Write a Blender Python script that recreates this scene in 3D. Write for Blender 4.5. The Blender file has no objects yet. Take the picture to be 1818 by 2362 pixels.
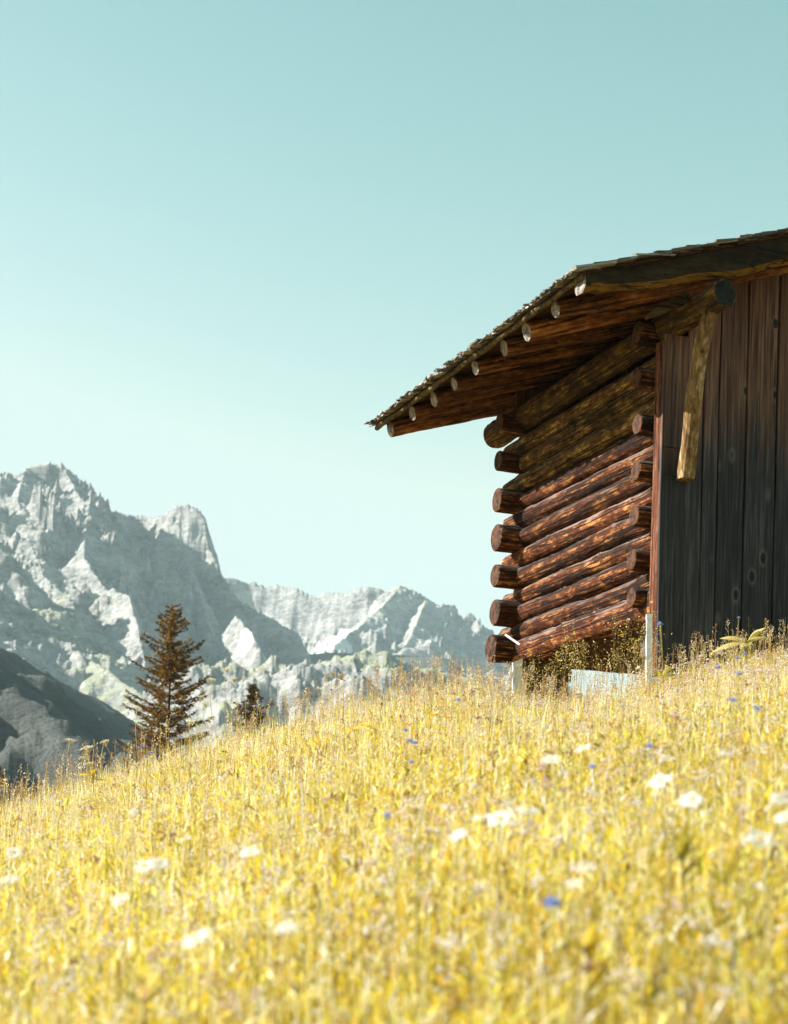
import bpy, math, random
import numpy as np
from mathutils import Vector, Matrix

random.seed(7)
rng = np.random.default_rng(7)
R = math.radians
scn = bpy.context.scene
col = scn.collection

# ------------------------------------------------------------------ camera, sky, sun, exposure
FPX, ROLL, PPY = 4280.0, math.atan(.025), 2222.0
cam_d = bpy.data.cameras.new('camera')
cam = bpy.data.objects.new('camera', cam_d)
col.objects.link(cam)
cam_d.sensor_fit = 'VERTICAL'
cam_d.sensor_height = 36.0
cam_d.sensor_width = 27.7
cam_d.lens = FPX / 2362 * 36.0
cam_d.shift_y = (PPY - 1181) / 2362
cam_d.clip_start = .1
cam_d.clip_end = 20000
cam.location = (0, 0, 0)
cam.matrix_world = Matrix.Rotation(R(90), 4, 'X') @ Matrix.Rotation(ROLL, 4, 'Z')
cam_d.dof.use_dof = True
cam_d.dof.focus_distance = 19.3
cam_d.dof.aperture_fstop = 3.7
scn.camera = cam

SUN_DIR = Vector((-.99, .145, 0)).normalized() * math.cos(R(31)) + Vector((0, 0, math.sin(R(31))))
world = bpy.data.worlds.new('World')
scn.world = world
world.use_nodes = True
wn, wl = world.node_tree.nodes, world.node_tree.links
bg = wn['Background']
sky = wn.new('ShaderNodeTexSky')
sky.sky_type = 'NISHITA'
sky.sun_disc = False
sky.sun_elevation = R(31)
sky.sun_rotation = math.atan2(SUN_DIR.x, SUN_DIR.y)
sky.altitude = 1900
sky.air_density = 1.4
sky.dust_density = 1.0
sky.ozone_density = 1.0
# the photograph's teal grade, applied to the sky's own radiance channel by channel
sp = wn.new('ShaderNodeSeparateColor'); cb = wn.new('ShaderNodeCombineColor')
wl.new(sky.outputs[0], sp.inputs[0])
for k, (ref, e, out) in enumerate(((2.25, 2.5, 2.36), (3.4, 1.42, 2.92), (5.0, 1.55, 2.76))):
    d = wn.new('ShaderNodeMath'); d.operation = 'DIVIDE'; wl.new(sp.outputs[k], d.inputs[0]); d.inputs[1].default_value = ref
    p_ = wn.new('ShaderNodeMath'); p_.operation = 'POWER'; wl.new(d.outputs[0], p_.inputs[0]); p_.inputs[1].default_value = e
    q_ = wn.new('ShaderNodeMath'); q_.operation = 'MULTIPLY'; wl.new(p_.outputs[0], q_.inputs[0]); q_.inputs[1].default_value = out
    q_.use_clamp = False
    mn = wn.new('ShaderNodeMath'); mn.operation = 'MINIMUM'; wl.new(q_.outputs[0], mn.inputs[0]); mn.inputs[1].default_value = out * 1.0
    wl.new(mn.outputs[0], cb.inputs[k])
wl.new(cb.outputs[0], bg.inputs['Color'])
bg.inputs['Strength'].default_value = .098
sun_d = bpy.data.lights.new('sun', 'SUN')
sun_d.energy = 5.0
sun_d.angle = R(.5)
sun_d.color = (1.0, .93, .82)
sun = bpy.data.objects.new('sun', sun_d)
sun.rotation_euler = (-SUN_DIR).to_track_quat('-Z', 'Y').to_euler()
sun.location = SUN_DIR * 60
col.objects.link(sun)
scn.view_settings.view_transform = 'Standard'
scn.view_settings.look = 'None'
scn.view_settings.gamma = 1
scn.view_settings.exposure = 1.62
scn.cycles.use_denoising = True
scn.cycles.max_bounces = 8
scn.cycles.transmission_bounces = 6

# ------------------------------------------------------------------ pixel rays (1818 x 2362 frame)
_c, _s = math.cos(ROLL), math.sin(ROLL)
def px(u): return (u - 909) / FPX
def ray(u, v):
    dx, dy = u - 909, PPY - v
    return np.array([(dx * _c - dy * _s) / FPX, 1.0, (dx * _s + dy * _c) / FPX])

# ------------------------------------------------------------------ numpy noise
def _h(ix, iy, iz, seed):
    n = (ix.astype(np.int64) * 374761393 + iy.astype(np.int64) * 668265263 + iz.astype(np.int64) * 2147483647 + seed * 974711) & 0xffffffff
    n = ((n ^ (n >> 13)) * 1274126177) & 0xffffffff
    n = ((n ^ (n >> 16)) * 2246822519) & 0xffffffff
    return ((n ^ (n >> 15)) & 0xffffff) / float(0xffffff)
def vnoise(x, y, z=None, seed=0):
    x = np.asarray(x, float); y = np.asarray(y, float)
    ix, iy = np.floor(x), np.floor(y)
    fx, fy = x - ix, y - iy
    fx = fx * fx * fx * (fx * (fx * 6 - 15) + 10); fy = fy * fy * fy * (fy * (fy * 6 - 15) + 10)
    if z is None:
        o = np.zeros_like(ix)
        a = _h(ix, iy, o, seed); b = _h(ix + 1, iy, o, seed); c = _h(ix, iy + 1, o, seed); d = _h(ix + 1, iy + 1, o, seed)
        return (a + (b - a) * fx) * (1 - fy) + (c + (d - c) * fx) * fy
    z = np.asarray(z, float); iz = np.floor(z); fz = z - iz; fz = fz * fz * (3 - 2 * fz)
    def pl(k):
        a = _h(ix, iy, k, seed); b = _h(ix + 1, iy, k, seed); c = _h(ix, iy + 1, k, seed); d = _h(ix + 1, iy + 1, k, seed)
        return (a + (b - a) * fx) * (1 - fy) + (c + (d - c) * fx) * fy
    return pl(iz) * (1 - fz) + pl(iz + 1) * fz
def fbm(x, y, octv=5, seed=0, gain=.5, ridged=False):
    t = 0; a = 1; tot = 0
    for o in range(octv):
        ca, sa = math.cos(o * 1.3 + .4), math.sin(o * 1.3 + .4)
        n = vnoise((x * ca - y * sa) * 2 ** o, (x * sa + y * ca) * 2 ** o, seed=seed + o * 17)
        n = 1 - abs(2 * n - 1) if ridged else n
        t = t + a * n; tot += a; a *= gain
    return t / tot
def sstep(a, b, x):
    t = np.clip((x - a) / (b - a), 0, 1)
    return t * t * (3 - 2 * t)

# ------------------------------------------------------------------ mesh helpers
class MB:
    def __init__(s): s.v = []; s.f = []; s.m = []; s.sm = []; s.n = 0
    def add(s, v, f, mat=0, smooth=False):
        o = s.n
        s.v.extend([tuple(map(float, p)) for p in v]); s.n += len(v)
        for q in f:
            s.f.append(tuple(i + o for i in q)); s.m.append(mat); s.sm.append(smooth)
    def box(s, c, h, M=None, mat=0, jit=0, taper=1):
        vs = []
        for sz in (-1, 1):
            for sx, sy in ((-1, -1), (1, -1), (1, 1), (-1, 1)):
                k = taper if sz > 0 else 1
                p = Vector((sx * h[0] * k, sy * h[1] * k, sz * h[2]))
                if jit: p += Vector((random.uniform(-jit, jit), random.uniform(-jit, jit), random.uniform(-jit, jit)))
                if M is not None: p = M @ p
                vs.append(p + Vector(c))
        s.add(vs, [(3, 2, 1, 0), (4, 5, 6, 7), (0, 1, 5, 4), (1, 2, 6, 5), (2, 3, 7, 6), (3, 0, 4, 7)], mat)
    def tube(s, pts, rad, n=6, mat=0, smooth=True, cap=True):
        pts = [Vector(p) for p in pts]; vs = []
        for i, p in enumerate(pts):
            d = (pts[min(i + 1, len(pts) - 1)] - pts[max(i - 1, 0)]).normalized()
            x = d.orthogonal().normalized() if i == 0 else (x - d * x.dot(d)).normalized()
            y = d.cross(x)
            r = rad[i] if hasattr(rad, '__len__') else rad
            for k in range(n):
                a = 2 * math.pi * k / n
                vs.append(p + (x * math.cos(a) + y * math.sin(a)) * r)
        f = [(i * n + k, i * n + (k + 1) % n, (i + 1) * n + (k + 1) % n, (i + 1) * n + k) for i in range(len(pts) - 1) for k in range(n)]
        s.add(vs, f, mat, smooth)
        if cap:
            o = s.n - len(vs)
            s.f += [tuple(o + k for k in reversed(range(n))), tuple(s.n - n + k for k in range(n))]; s.m += [mat] * 2; s.sm += [False] * 2
    def build(s, name, mats, parent=None, M=None):
        me = bpy.data.meshes.new(name)
        me.from_pydata(s.v, [], s.f)
        for m in (mats if isinstance(mats, (list, tuple)) else [mats]): me.materials.append(m)
        me.polygons.foreach_set('material_index', s.m)
        me.polygons.foreach_set('use_smooth', s.sm)
        me.update()
        o = bpy.data.objects.new(name, me); col.objects.link(o)
        if M is not None: o.matrix_world = M
        if parent is not None:
            o.parent = parent
            if M is not None:
                o.matrix_world = M
                o.matrix_local = parent.matrix_basis.inverted() @ M
            else: o.matrix_local = parent.matrix_basis.inverted()
        return o
def np_mesh(name, verts, faces_q=None, faces_t=None, mats=(), smooth=False, cols=None):
    me = bpy.data.meshes.new(name)
    nq = 0 if faces_q is None else len(faces_q); nt = 0 if faces_t is None else len(faces_t)
    me.vertices.add(len(verts)); me.vertices.foreach_set('co', np.asarray(verts, np.float32).ravel())
    loops = []
    if nq: loops.append(np.asarray(faces_q, np.int32).ravel())
    if nt: loops.append(np.asarray(faces_t, np.int32).ravel())
    loops = np.concatenate(loops)
    me.loops.add(len(loops)); me.loops.foreach_set('vertex_index', loops)
    st = np.concatenate([np.arange(nq) * 4, nq * 4 + np.arange(nt) * 3]).astype(np.int32)
    me.polygons.add(nq + nt); me.polygons.foreach_set('loop_start', st)
    me.polygons.foreach_set('use_smooth', np.full(nq + nt, smooth))
    for m in mats: me.materials.append(m)
    me.update(calc_edges=True)
    for k, c in (cols or {}).items():
        at = me.color_attributes.new(k, 'FLOAT_COLOR', 'POINT')
        c4 = np.ones((len(verts), 4), np.float32); c4[:, :c.shape[1]] = c
        at.data.foreach_set('color', c4.ravel())
    o = bpy.data.objects.new(name, me); col.objects.link(o)
    return o
def tag(o, label=None, cat=None, group=None, kind=None):
    if label: o['label'] = label
    if cat: o['category'] = cat
    if group: o['group'] = group
    if kind: o['kind'] = kind
    return o
def empty(name, loc, rz=0):
    o = bpy.data.objects.new(name, None); col.objects.link(o)
    o.matrix_basis = Matrix.Translation(Vector(loc)) @ Matrix.Rotation(rz, 4, 'Z')
    o.empty_display_size = .1
    return o

# ------------------------------------------------------------------ materials
class NT:
    def __init__(s, name):
        s.m = bpy.data.materials.new(name); s.m.use_nodes = True
        s.t = s.m.node_tree; s.b = s.t.nodes['Principled BSDF']
        s.b.inputs['Roughness'].default_value = .85
        s.b.inputs['Specular IOR Level'].default_value = .25
    def n(s, ty, **kw):
        d = s.t.nodes.new(ty)
        for k, v in kw.items():
            if k in d.inputs: s.set(d.inputs[k], v)
            else: setattr(d, k, v)
        return d
    def set(s, inp, v):
        if isinstance(v, bpy.types.NodeSocket): s.t.links.new(v, inp)
        elif isinstance(v, bpy.types.Node): s.t.links.new(v.outputs[0], inp)
        elif hasattr(v, '__len__') and len(v) == 3 and inp.type == 'RGBA': inp.default_value = (*v, 1)
        else: inp.default_value = v
    def coord(s, scale=(1, 1, 1), rand=True, kind='Object'):
        tc = s.n('ShaderNodeTexCoord')
        v = tc.outputs[kind]
        if rand:
            oi = s.n('ShaderNodeObjectInfo')
            mm = s.n('ShaderNodeVectorMath', operation='MULTIPLY_ADD')
            s.set(mm.inputs[0], oi.outputs['Random']); mm.inputs[1].default_value = (17., 43., 31.); s.set(mm.inputs[2], v)
            v = mm.outputs[0]
        m = s.n('ShaderNodeMapping'); s.set(m.inputs['Vector'], v); m.inputs['Scale'].default_value = scale
        return m.outputs[0]
    def noise(s, vec, scale=1, detail=5, rough=.6, dist=0):
        n = s.n('ShaderNodeTexNoise', Vector=vec, Scale=scale, Detail=detail, Roughness=rough, Distortion=dist)
        return n.outputs['Fac']
    def ramp(s, fac, stops, interp='LINEAR'):
        r = s.n('ShaderNodeValToRGB'); s.set(r.inputs[0], fac)
        r.color_ramp.interpolation = interp
        e = r.color_ramp.elements
        while len(e) < len(stops): e.new(.5)
        for k, (p, c) in enumerate(stops):
            e[k].position = p; e[k].color = (*c, 1) if hasattr(c, '__len__') else (c, c, c, 1)
        return r.outputs[0]
    def mix(s, fac, a, b, mode='MIX'):
        m = s.n('ShaderNodeMix', data_type='RGBA', blend_type=mode)
        s.set(m.inputs[0], fac); s.set(m.inputs[6], a); s.set(m.inputs[7], b)
        return m.outputs[2]
    def math(s, op, a, b=None, clamp=False):
        m = s.n('ShaderNodeMath', operation=op, use_clamp=clamp); s.set(m.inputs[0], a)
        if b is not None: s.set(m.inputs[1], b)
        return m.outputs[0]
    def bump(s, h, strength=.5, dist=.01):
        b = s.n('ShaderNodeBump', Height=h, Strength=strength, Distance=dist)
        s.set(s.b.inputs['Normal'], b.outputs[0]); return b
    def base(s, c): s.set(s.b.inputs['Base Color'], c)

def wood_mat(name, dark, mid, light, grey=(.30, .27, .26), grey_amt=.8, along='X', mott=1.0, crack=1.0):
    t = NT(name)
    def sc(a, b): return {'X': (a, b, b), 'Z': (b, b, a)}[along]
    fib = t.noise(t.coord(sc(2.2, 45)), 1, 6, .65)
    mo = t.noise(t.coord(sc(2.6 * mott, 7 * mott)), 1, 5, .62, .4)
    mo2 = t.noise(t.coord(sc(9, 22)), 1, 4, .6)
    f = t.math('ADD', t.math('MULTIPLY', fib, .35), t.math('ADD', t.math('MULTIPLY', mo, .37), t.math('MULTIPLY', mo2, .28)))
    c = t.ramp(f, [(.38, dark), (.51, mid), (.66, light)])
    if grey_amt:
        g = t.n('ShaderNodeNewGeometry')
        sx = t.n('ShaderNodeSeparateXYZ'); t.set(sx.inputs[0], g.outputs['Normal'])
        up = t.math('ADD', sx.outputs[2], t.math('MULTIPLY', t.math('SUBTRACT', mo, .5), 1.6))
        up = t.math('MULTIPLY', t.ramp(up, [(.35, 0.), (.7, 1.)]), grey_amt)
        gc = t.mix(fib, tuple(x * .35 for x in grey), tuple(min(1, x * 1.6) for x in grey))
        c = t.mix(up, c, gc)
    cr = t.noise(t.coord(sc(.38, 12)), 1, 2.5, .5, .0)
    cmul = .85 if crack else 0.0; crack = crack or 1.0
    ck = t.ramp(t.math('ABSOLUTE', t.math('SUBTRACT', cr, .52)), [(.0, 1.), (.012 * crack, 1.), (.02 * crack, 0.)])
    c = t.mix(t.math('MULTIPLY', ck, cmul), c, (.012, .007, .006))
    oi = t.n('ShaderNodeObjectInfo')
    c = t.mix(1.0, c, t.ramp(oi.outputs['Random'], [(0., .62), (1., 1.25)]), 'MULTIPLY')
    t.base(c)
    h = t.math('SUBTRACT', t.math('ADD', t.math('MULTIPLY', fib, .5), t.math('MULTIPLY', mo2, .9)), t.math('MULTIPLY', ck, 1.2 * cmul))
    t.bump(h, .9, .018)
    t.b.inputs['Roughness'].default_value = .85; t.b.inputs['Specular IOR Level'].default_value = .12
    return t.m
def endgrain_mat(name, dark, light):
    t = NT(name)
    v = t.coord((1, 1, 1), rand=False)
    m = t.n('ShaderNodeMapping'); t.set(m.inputs['Vector'], v); m.inputs['Scale'].default_value = (0, 1, 1)
    w = t.n('ShaderNodeTexWave', wave_type='RINGS', rings_direction='X', Vector=m.outputs[0], Scale=55., Distortion=3.5, Detail=3.)
    n = t.noise(t.coord((3, 14, 14)), 1, 5)
    c = t.mix(t.math('MULTIPLY', w.outputs['Fac'], .45), light, dark)
    c = t.mix(t.ramp(n, [(.4, 0.), (.62, 1.)]), c, dark)
    t.base(c); t.bump(t.math('ADD', w.outputs['Fac'], n), .5, .006)
    return t.m
M_log = wood_mat('wall_log_wood', (.010, .004, .003), (.105, .031, .011), (.72, .34, .115), grey=(.165, .135, .125), grey_amt=.85, crack=2.6)
M_logend = endgrain_mat('log_end_grain', (.015, .008, .006), (.15, .065, .032))
M_gold = wood_mat('upper_wall_log_wood', (.014, .008, .004), (.15, .075, .02), (.85, .50, .14), grey=(.12, .10, .08), grey_amt=.5)
M_plate = wood_mat('plate_log_wood', (.014, .009, .005), (.07, .040, .014), (.38, .21, .055), grey=(.12, .12, .10), grey_amt=.3)
M_plateend = endgrain_mat('weathered_end_grain', (.004, .004, .004), (.030, .030, .028))
M_raft = wood_mat('rafter_wood', (.022, .008, .004), (.16, .062, .022), (.50, .22, .07), grey_amt=0, mott=.7)
M_raftend = endgrain_mat('rafter_end_grain', (.10, .085, .08), (.50, .46, .45))
M_rake = wood_mat('rake_beam_wood', (.014, .010, .006), (.042, .030, .017), (.10, .072, .04), grey_amt=0, mott=.5, crack=.5)
M_rakegold = wood_mat('rake_beam_hewn_edge', (.12, .06, .010), (.26, .13, .02), (.42, .23, .045), grey_amt=0)
M_deck = wood_mat('roof_deck_wood', (.018, .008, .005), (.06, .025, .012), (.13, .06, .025), grey_amt=0)
M_brace = wood_mat('brace_wood', (.03, .024, .014), (.11, .08, .035), (.24, .18, .09), grey_amt=0, mott=.8)
M_brk = wood_mat('bracket_wood', (.035, .024, .012), (.09, .06, .03), (.16, .12, .06), grey_amt=0, mott=.6)
M_trim = wood_mat('corner_trim_wood', (.04, .014, .009), (.16, .06, .032), (.36, .17, .10), grey_amt=0, along='Z')

def board_mat(name='front_board_wood'):
    t = NT(name)
    co = t.coord((1, 1, 1), rand=False)
    sep = t.n('ShaderNodeSeparateXYZ'); t.set(sep.inputs[0], co)
    fib = t.noise(t.coord((38, 38, 1.3)), 1, 6, .65)
    str_ = t.noise(t.coord((16, 16, .55)), 1, 4, .6)
    big = t.noise(t.coord((4, 4, 1.2)), 1, 4, .6)
    # knots: sparse stretched cells
    vo = t.n('ShaderNodeTexVoronoi', Vector=t.coord((3.2, 3.2, 1.7)), Scale=1.0, Randomness=1.0)
    kn = t.ramp(vo.outputs['Distance'], [(.0, 1.), (.075, 1.), (.1, 0.)])
    ring = t.ramp(vo.outputs['Distance'], [(.09, 0.), (.12, 1.), (.2, 0.)])
    z = t.math('ADD', sep.outputs[2], t.math('MULTIPLY', t.math('SUBTRACT', str_, .5), 2.2))
    grv = t.ramp(t.noise(t.coord((60, 60, .7)), 1, 3, .5), [(.30, .25), (.42, 1.)])
    prot = t.ramp(t.math('DIVIDE', t.math('SUBTRACT', z, 5.3), 1.4), [(.0, 0.), (.55, 1.)])   # upper part kept dry by the roof
    grey = t.ramp(fib, [(.3, (.009, .008, .009)), (.5, (.035, .031, .035)), (.7, (.098, .090, .098))])
    grey = t.mix(t.ramp(big, [(.4, 0.), (.7, .6)]), grey, (.010, .010, .012))
    warm = t.ramp(fib, [(.3, (.03, .013, .009)), (.5, (.13, .062, .038)), (.72, (.27, .15, .10))])
    c = t.mix(prot, grey, warm)
    c = t.mix(1.0, c, grv, 'MULTIPLY')
    c = t.mix(1.0, c, t.ramp(t.n('ShaderNodeObjectInfo').outputs['Random'], [(0., .7), (1., 1.3)]), 'MULTIPLY')
    c = t.mix(t.math('MULTIPLY', ring, .35), c, (.17, .15, .14))
    c = t.mix(t.math('MULTIPLY', kn, .9), c, (.005, .004, .004))
    t.base(c); t.bump(t.math('ADD', t.math('SUBTRACT', fib, kn), grv), .9, .010)
    t.b.inputs['Roughness'].default_value = .65
    return t.m
M_board = board_mat()

def shake_mat():
    t = NT('shingle_wood')
    g = t.n('ShaderNodeNewGeometry')
    ri = g.outputs['Random Per Island']
    fib = t.noise(t.coord((30, 8, 30)), 1, 5, .65)
    c = t.ramp(t.math('ADD', t.math('MULTIPLY', ri, .6), t.math('MULTIPLY', fib, .5)), [(.15, (.035, .03, .028)), (.5, (.14, .12, .112)), (.9, (.42, .385, .36))])
    t.base(c); t.bump(fib, .8, .01)
    return t.m
M_shake = shake_mat()
def plain(name, c1, c2, scale=8, rough=.85, bump=.3):
    t = NT(name); n = t.noise(t.coord((1, 1, 1)), scale, 5)
    t.base(t.ramp(n, [(.35, c1), (.65, c2)])); t.bump(n, bump, .01); t.b.inputs['Roughness'].default_value = rough
    return t.m
M_white = plain('weathered_white_paint', (.62, .60, .62), (.84, .83, .85), 22)
M_stone = plain('foundation_stone', (.05, .045, .045), (.13, .12, .12), 9)

def leafy(name, attr=None, base=None, transl=.45, rough=.6):
    """thin plant matter: reflects and lets light through"""
    t = NT(name)
    if attr:
        a = t.n('ShaderNodeAttribute', attribute_name=attr, attribute_type='GEOMETRY'); c = a.outputs['Color']
    else:
        n = t.noise(t.coord((1, 1, 1)), 30, 3); c = t.ramp(n, [(.3, base[0]), (.7, base[1])])
    t.base(c); t.b.inputs['Roughness'].default_value = rough
    tr = t.n('ShaderNodeBsdfTranslucent'); t.set(tr.inputs['Color'], c)
    mx = t.n('ShaderNodeMixShader'); mx.inputs[0].default_value = transl
    t.set(mx.inputs[1], t.b.outputs[0]); t.set(mx.inputs[2], tr.outputs[0])
    t.set(t.t.nodes['Material Output'].inputs['Surface'], mx.outputs[0])
    return t.m
M_grass = leafy('grass_blade', attr='tint', transl=.46, rough=.36)
M_petal = leafy('white_petal', base=((.86, .86, .88), (.92, .92, .94)), transl=.35)
M_disc = plain('yellow_disc', (.55, .36, .03), (.72, .5, .05), 60)
M_blue = leafy('blue_petal', base=((.20, .28, .66), (.36, .46, .86)), transl=.3)
M_stem = leafy('flower_stem', base=((.42, .36, .08), (.60, .52, .20)), transl=.2)
M_umbel = leafy('umbel_floret', base=((.66, .62, .48), (.84, .80, .68)), transl=.3)
M_umbelb = leafy('dried_umbel_floret', base=((.42, .24, .12), (.62, .40, .22)), transl=.3)
M_yel = leafy('yellow_petal', base=((.78, .48, .04), (.90, .64, .10)), transl=.3)
M_leaf = leafy('ribbed_leaf', attr='tint', transl=.45)
M_needle = leafy('spruce_needles', attr='tint', transl=.25)
M_bark = wood_mat('spruce_bark', (.03, .02, .015), (.09, .05, .035), (.16, .10, .07), grey_amt=0, along='Z')

# ------------------------------------------------------------------ meadow ground
def ground(x, y):
    x = np.asarray(x, float); y = np.asarray(y, float)
    base = np.where(y < 19, -.85 + .178 * y, 2.532 + .06 * (y - 19))
    base = np.where(y > 62, 2.532 + .06 * 43 - .30 * (y - 62), base)
    base = base + .5 * .05 * np.exp(-((y - 19) / 1.6) ** 2) * 0
    cr = np.where(x < .4, np.maximum(.27 * (x - .4), -2.6), np.minimum(.12 * (x - .4), 1.1))
    base = base - .33 * np.exp(-((x - 1.7) / .8) ** 2) * sstep(11.5, 17.0, y) * (1 - sstep(26, 30, y))
    base = base - .15 * sstep(-1.9, -4.0, x) * sstep(10, 17, y)
    k = sstep(-4, 12, y)
    return base + cr * (.35 + .65 * k) + (fbm(x * .45 + 50, y * .45 + 50, 3, 3) - .5) * .22
def meadow():
    xs = np.concatenate([np.linspace(-400, -14, 24)[:-1], np.linspace(-14, 14, 141), np.linspace(14, 400, 24)[1:]])
    ys = np.concatenate([np.linspace(-200, -2, 20)[:-1], np.linspace(-2, 30, 161), np.linspace(30, 110, 60)[1:]])
    X, Y = np.meshgrid(xs, ys)
    Z = ground(X, Y)
    nx, ny = len(xs), len(ys)
    i = (np.arange(ny - 1)[:, None] * nx + np.arange(nx - 1)).ravel()
    q = np.stack([i, i + 1, i + 1 + nx, i + nx], 1)
    t = NT('meadow_soil')
    n = t.noise(t.coord((1, 1, 1), rand=False), 6, 6)
    t.base(t.ramp(n, [(.35, (.10, .065, .02)), (.65, (.26, .19, .05))])); t.bump(n, .6, .05)
    o = np_mesh('meadow', np.stack([X, Y, Z], -1).reshape(-1, 3), q, mats=[t.m], smooth=True)
    tag(o, kind='structure')
meadow()

# ------------------------------------------------------------------ mountains: one height field shaped by ridge lines
def mountains():
    ridges = [  # (points (u, v, distance), steep slope, lower slope, knee, roughness)
     ([(-900,1300,1700),(-500,1180,1850),(-200,1120,1950),(0,1093,2000),(30,1092,2000),(54,1083,2000),(68,1071,2000),(92,1067,2000),(113,1068,2000),(125,1076,2005),(143,1071,2000),(158,1085,2000),
       (178,1100,2010),(190,1114,2015),(208,1141,2020),(235,1162,2030),(259,1180,2050),(290,1187,2070),(312,1186,2080),(342,1189,2070),(378,1186,2040),(393,1174,2020),(410,1162,2000),(428,1158,2000),
       (446,1166,1995),(461,1180,1990),(473,1189,1985),(477,1224,1975),(484,1262,1965),(494,1282,1955),(507,1313,1945),(522,1352,1930),(556,1383,1915),(601,1413,1900),(650,1440,1885),(690,1452,1870)], 2.6, .64, 1.15, 1.0),
     ([(150,1082,2000),(170,1130,1950),(205,1172,1890),(196,1240,1810),(195,1292,1730),(236,1352,1640),(298,1372,1560),(318,1450,1470),(335,1530,1400)], 1.5, .7, 110, 1.3),
     ([(60,1075,2000),(40,1150,1900),(60,1230,1800),(100,1330,1680),(170,1400,1560),(240,1480,1450)], .8, .55, 120, 1.35),
     ([(425,1262,1960),(432,1300,1925),(462,1375,1850),(482,1440,1780)], 2.4, .7, 1.2, 1.0),
     ([(528,1440,1745),(545,1418,1725),(575,1450,1670),(602,1505,1600)], 2.1, .6, .9, .9),
     ([(440,1280,2900),(512,1321,2700),(538,1323,2700),(578,1336,2700),(614,1350,2690),(650,1350,2680),(686,1354,2660),(712,1368,2650),(730,1370,2640),(757,1363,2620),(802,1363,2600),(824,1352,2590),(851,1347,2580),
       (873,1351,2580),(891,1361,2580),(913,1349,2580),(935,1349,2580),(958,1361,2580),(980,1374,2570),(1008,1397,2560),(1026,1430,2550),(1038,1462,2540),(1056,1500,2520),(1074,1542,2500),(1092,1575,2490),(1130,1615,2480),(1250,1690,2450),(1500,1760,2400)], 2.3, .5, .85, .8),
     ([(925,1349,2580),(880,1400,2450),(820,1450,2330),(770,1490,2230)], .8, .5, 80, .8),
     ([(985,1378,2570),(960,1440,2400),(930,1500,2280),(900,1545,2150)], .8, .55, 90, .8),
     ([(-200,1140,1560),(-60,1200,1530),(0,1262,1500),(30,1330,1480),(71,1396,1450),(134,1465,1410),(208,1520,1370),(253,1550,1330),(332,1600,1280),(420,1655,1230),(520,1710,1180)], .85, .66, 60, .35),
     ([(470,1660,1080),(560,1610,1090),(640,1565,1100),(700,1540,1100),(760,1528,1100),(850,1522,1100),(950,1538,1100),(1050,1590,1080),(1150,1680,1050)], .42, .36, 60, .35),
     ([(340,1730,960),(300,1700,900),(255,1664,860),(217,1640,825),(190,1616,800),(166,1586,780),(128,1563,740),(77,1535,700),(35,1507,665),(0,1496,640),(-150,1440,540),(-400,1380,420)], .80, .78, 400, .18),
    ]
    us = np.concatenate([np.linspace(-3600, -140, 90)[:-1], np.linspace(-140, 1240, 640), np.linspace(1240, 4800, 90)[1:]])
    p = np.array([px(u) for u in us])
    ys = np.concatenate([np.linspace(70, 380, 30)[:-1], np.linspace(380, 1300, 190)[:-1], np.linspace(1300, 2130, 290)[:-1], np.linspace(2130, 2720, 130)[:-1], np.linspace(2720, 5200, 40)])
    P, Y = np.meshgrid(p, ys); X = P * Y
    base = np.interp(Y, [60, 200, 500, 900, 1100, 1500, 2000, 2600, 5200], [-16, -45, -10, 88, 120, 212, 318, 400, 430])
    U = P * FPX + 909
    base = base * (1 - .75 * sstep(1000, 1350, U)) - 30 * sstep(1000, 1350, U)
    base = base + (fbm(X / 260, Y / 260, 5, 11) - .5) * 50 * sstep(300, 900, Y)
    # warp plan coordinates so ridge flanks are not straight
    wx = X + (fbm(X / 150, Y / 150, 5, 21, .6) - .5) * 120
    wy = Y + (fbm(X / 150, Y / 150, 5, 31, .6) - .5) * 140
    wx = wx + (fbm(X / 48, Y / 48, 4, 23, .6) - .5) * 55
    wy = wy + (fbm(X / 48, Y / 48, 4, 33, .6) - .5) * 65
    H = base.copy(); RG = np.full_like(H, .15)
    for pts, s1, s2, knee, rg in ridges:
        W = []
        for (u, v, yy) in pts:
            r = ray(u, v); W.append((r[0] * yy, yy, r[2] * yy))
        W = np.array(W)
        best = np.full_like(H, -1e9); bd = np.zeros_like(H)
        for a, b in zip(W[:-1], W[1:]):
            ab = b[:2] - a[:2]; L2 = (ab ** 2).sum() + 1e-9
            # close to the crest use true coordinates, further out the warped ones
            t = np.clip(((X - a[0]) * ab[0] + (Y - a[1]) * ab[1]) / L2, 0, 1)
            d0 = np.hypot(X - a[0] - t * ab[0], Y - a[1] - t * ab[1])
            k = np.clip(d0 / 80, 0, 1)
            qx, qy = X + (wx - X) * k, Y + (wy - Y) * k
            t = np.clip(((qx - a[0]) * ab[0] + (qy - a[1]) * ab[1]) / L2, 0, 1)
            d = np.hypot(qx - a[0] - t * ab[0], qy - a[1] - t * ab[1])
            h = a[2] + (b[2] - a[2]) * t - (np.interp(d, [0, 45, 200, 5000], [0, 45 * s1, 45 * s1 + 155 * knee, 45 * s1 + 155 * knee + 4800 * s2]) if s1 > 2 else np.where(d < knee, s1 * d, s1 * knee + s2 * (d - knee)))
            m = h > best
            best = np.where(m, h, best); bd = np.where(m, d, bd)
        r1 = fbm(X / 120 + 5, Y / 120, 6, 41, .55, True) - .62
        r2 = fbm(X / 34 + 9, Y / 34, 5, 51, .6, True) - .6
        r3 = fbm(X / 13 + 2, Y / 13, 3, 57, .6, True) - .6
        best = best + rg * (1 - .72 * sstep(110, 330, bd)) * np.clip(bd / 45 + .06, 0, 1) * (r1 * 85 + r2 * 46 + r3 * 20)
        # smooth maximum with what is there
        kk = 10.0
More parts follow.
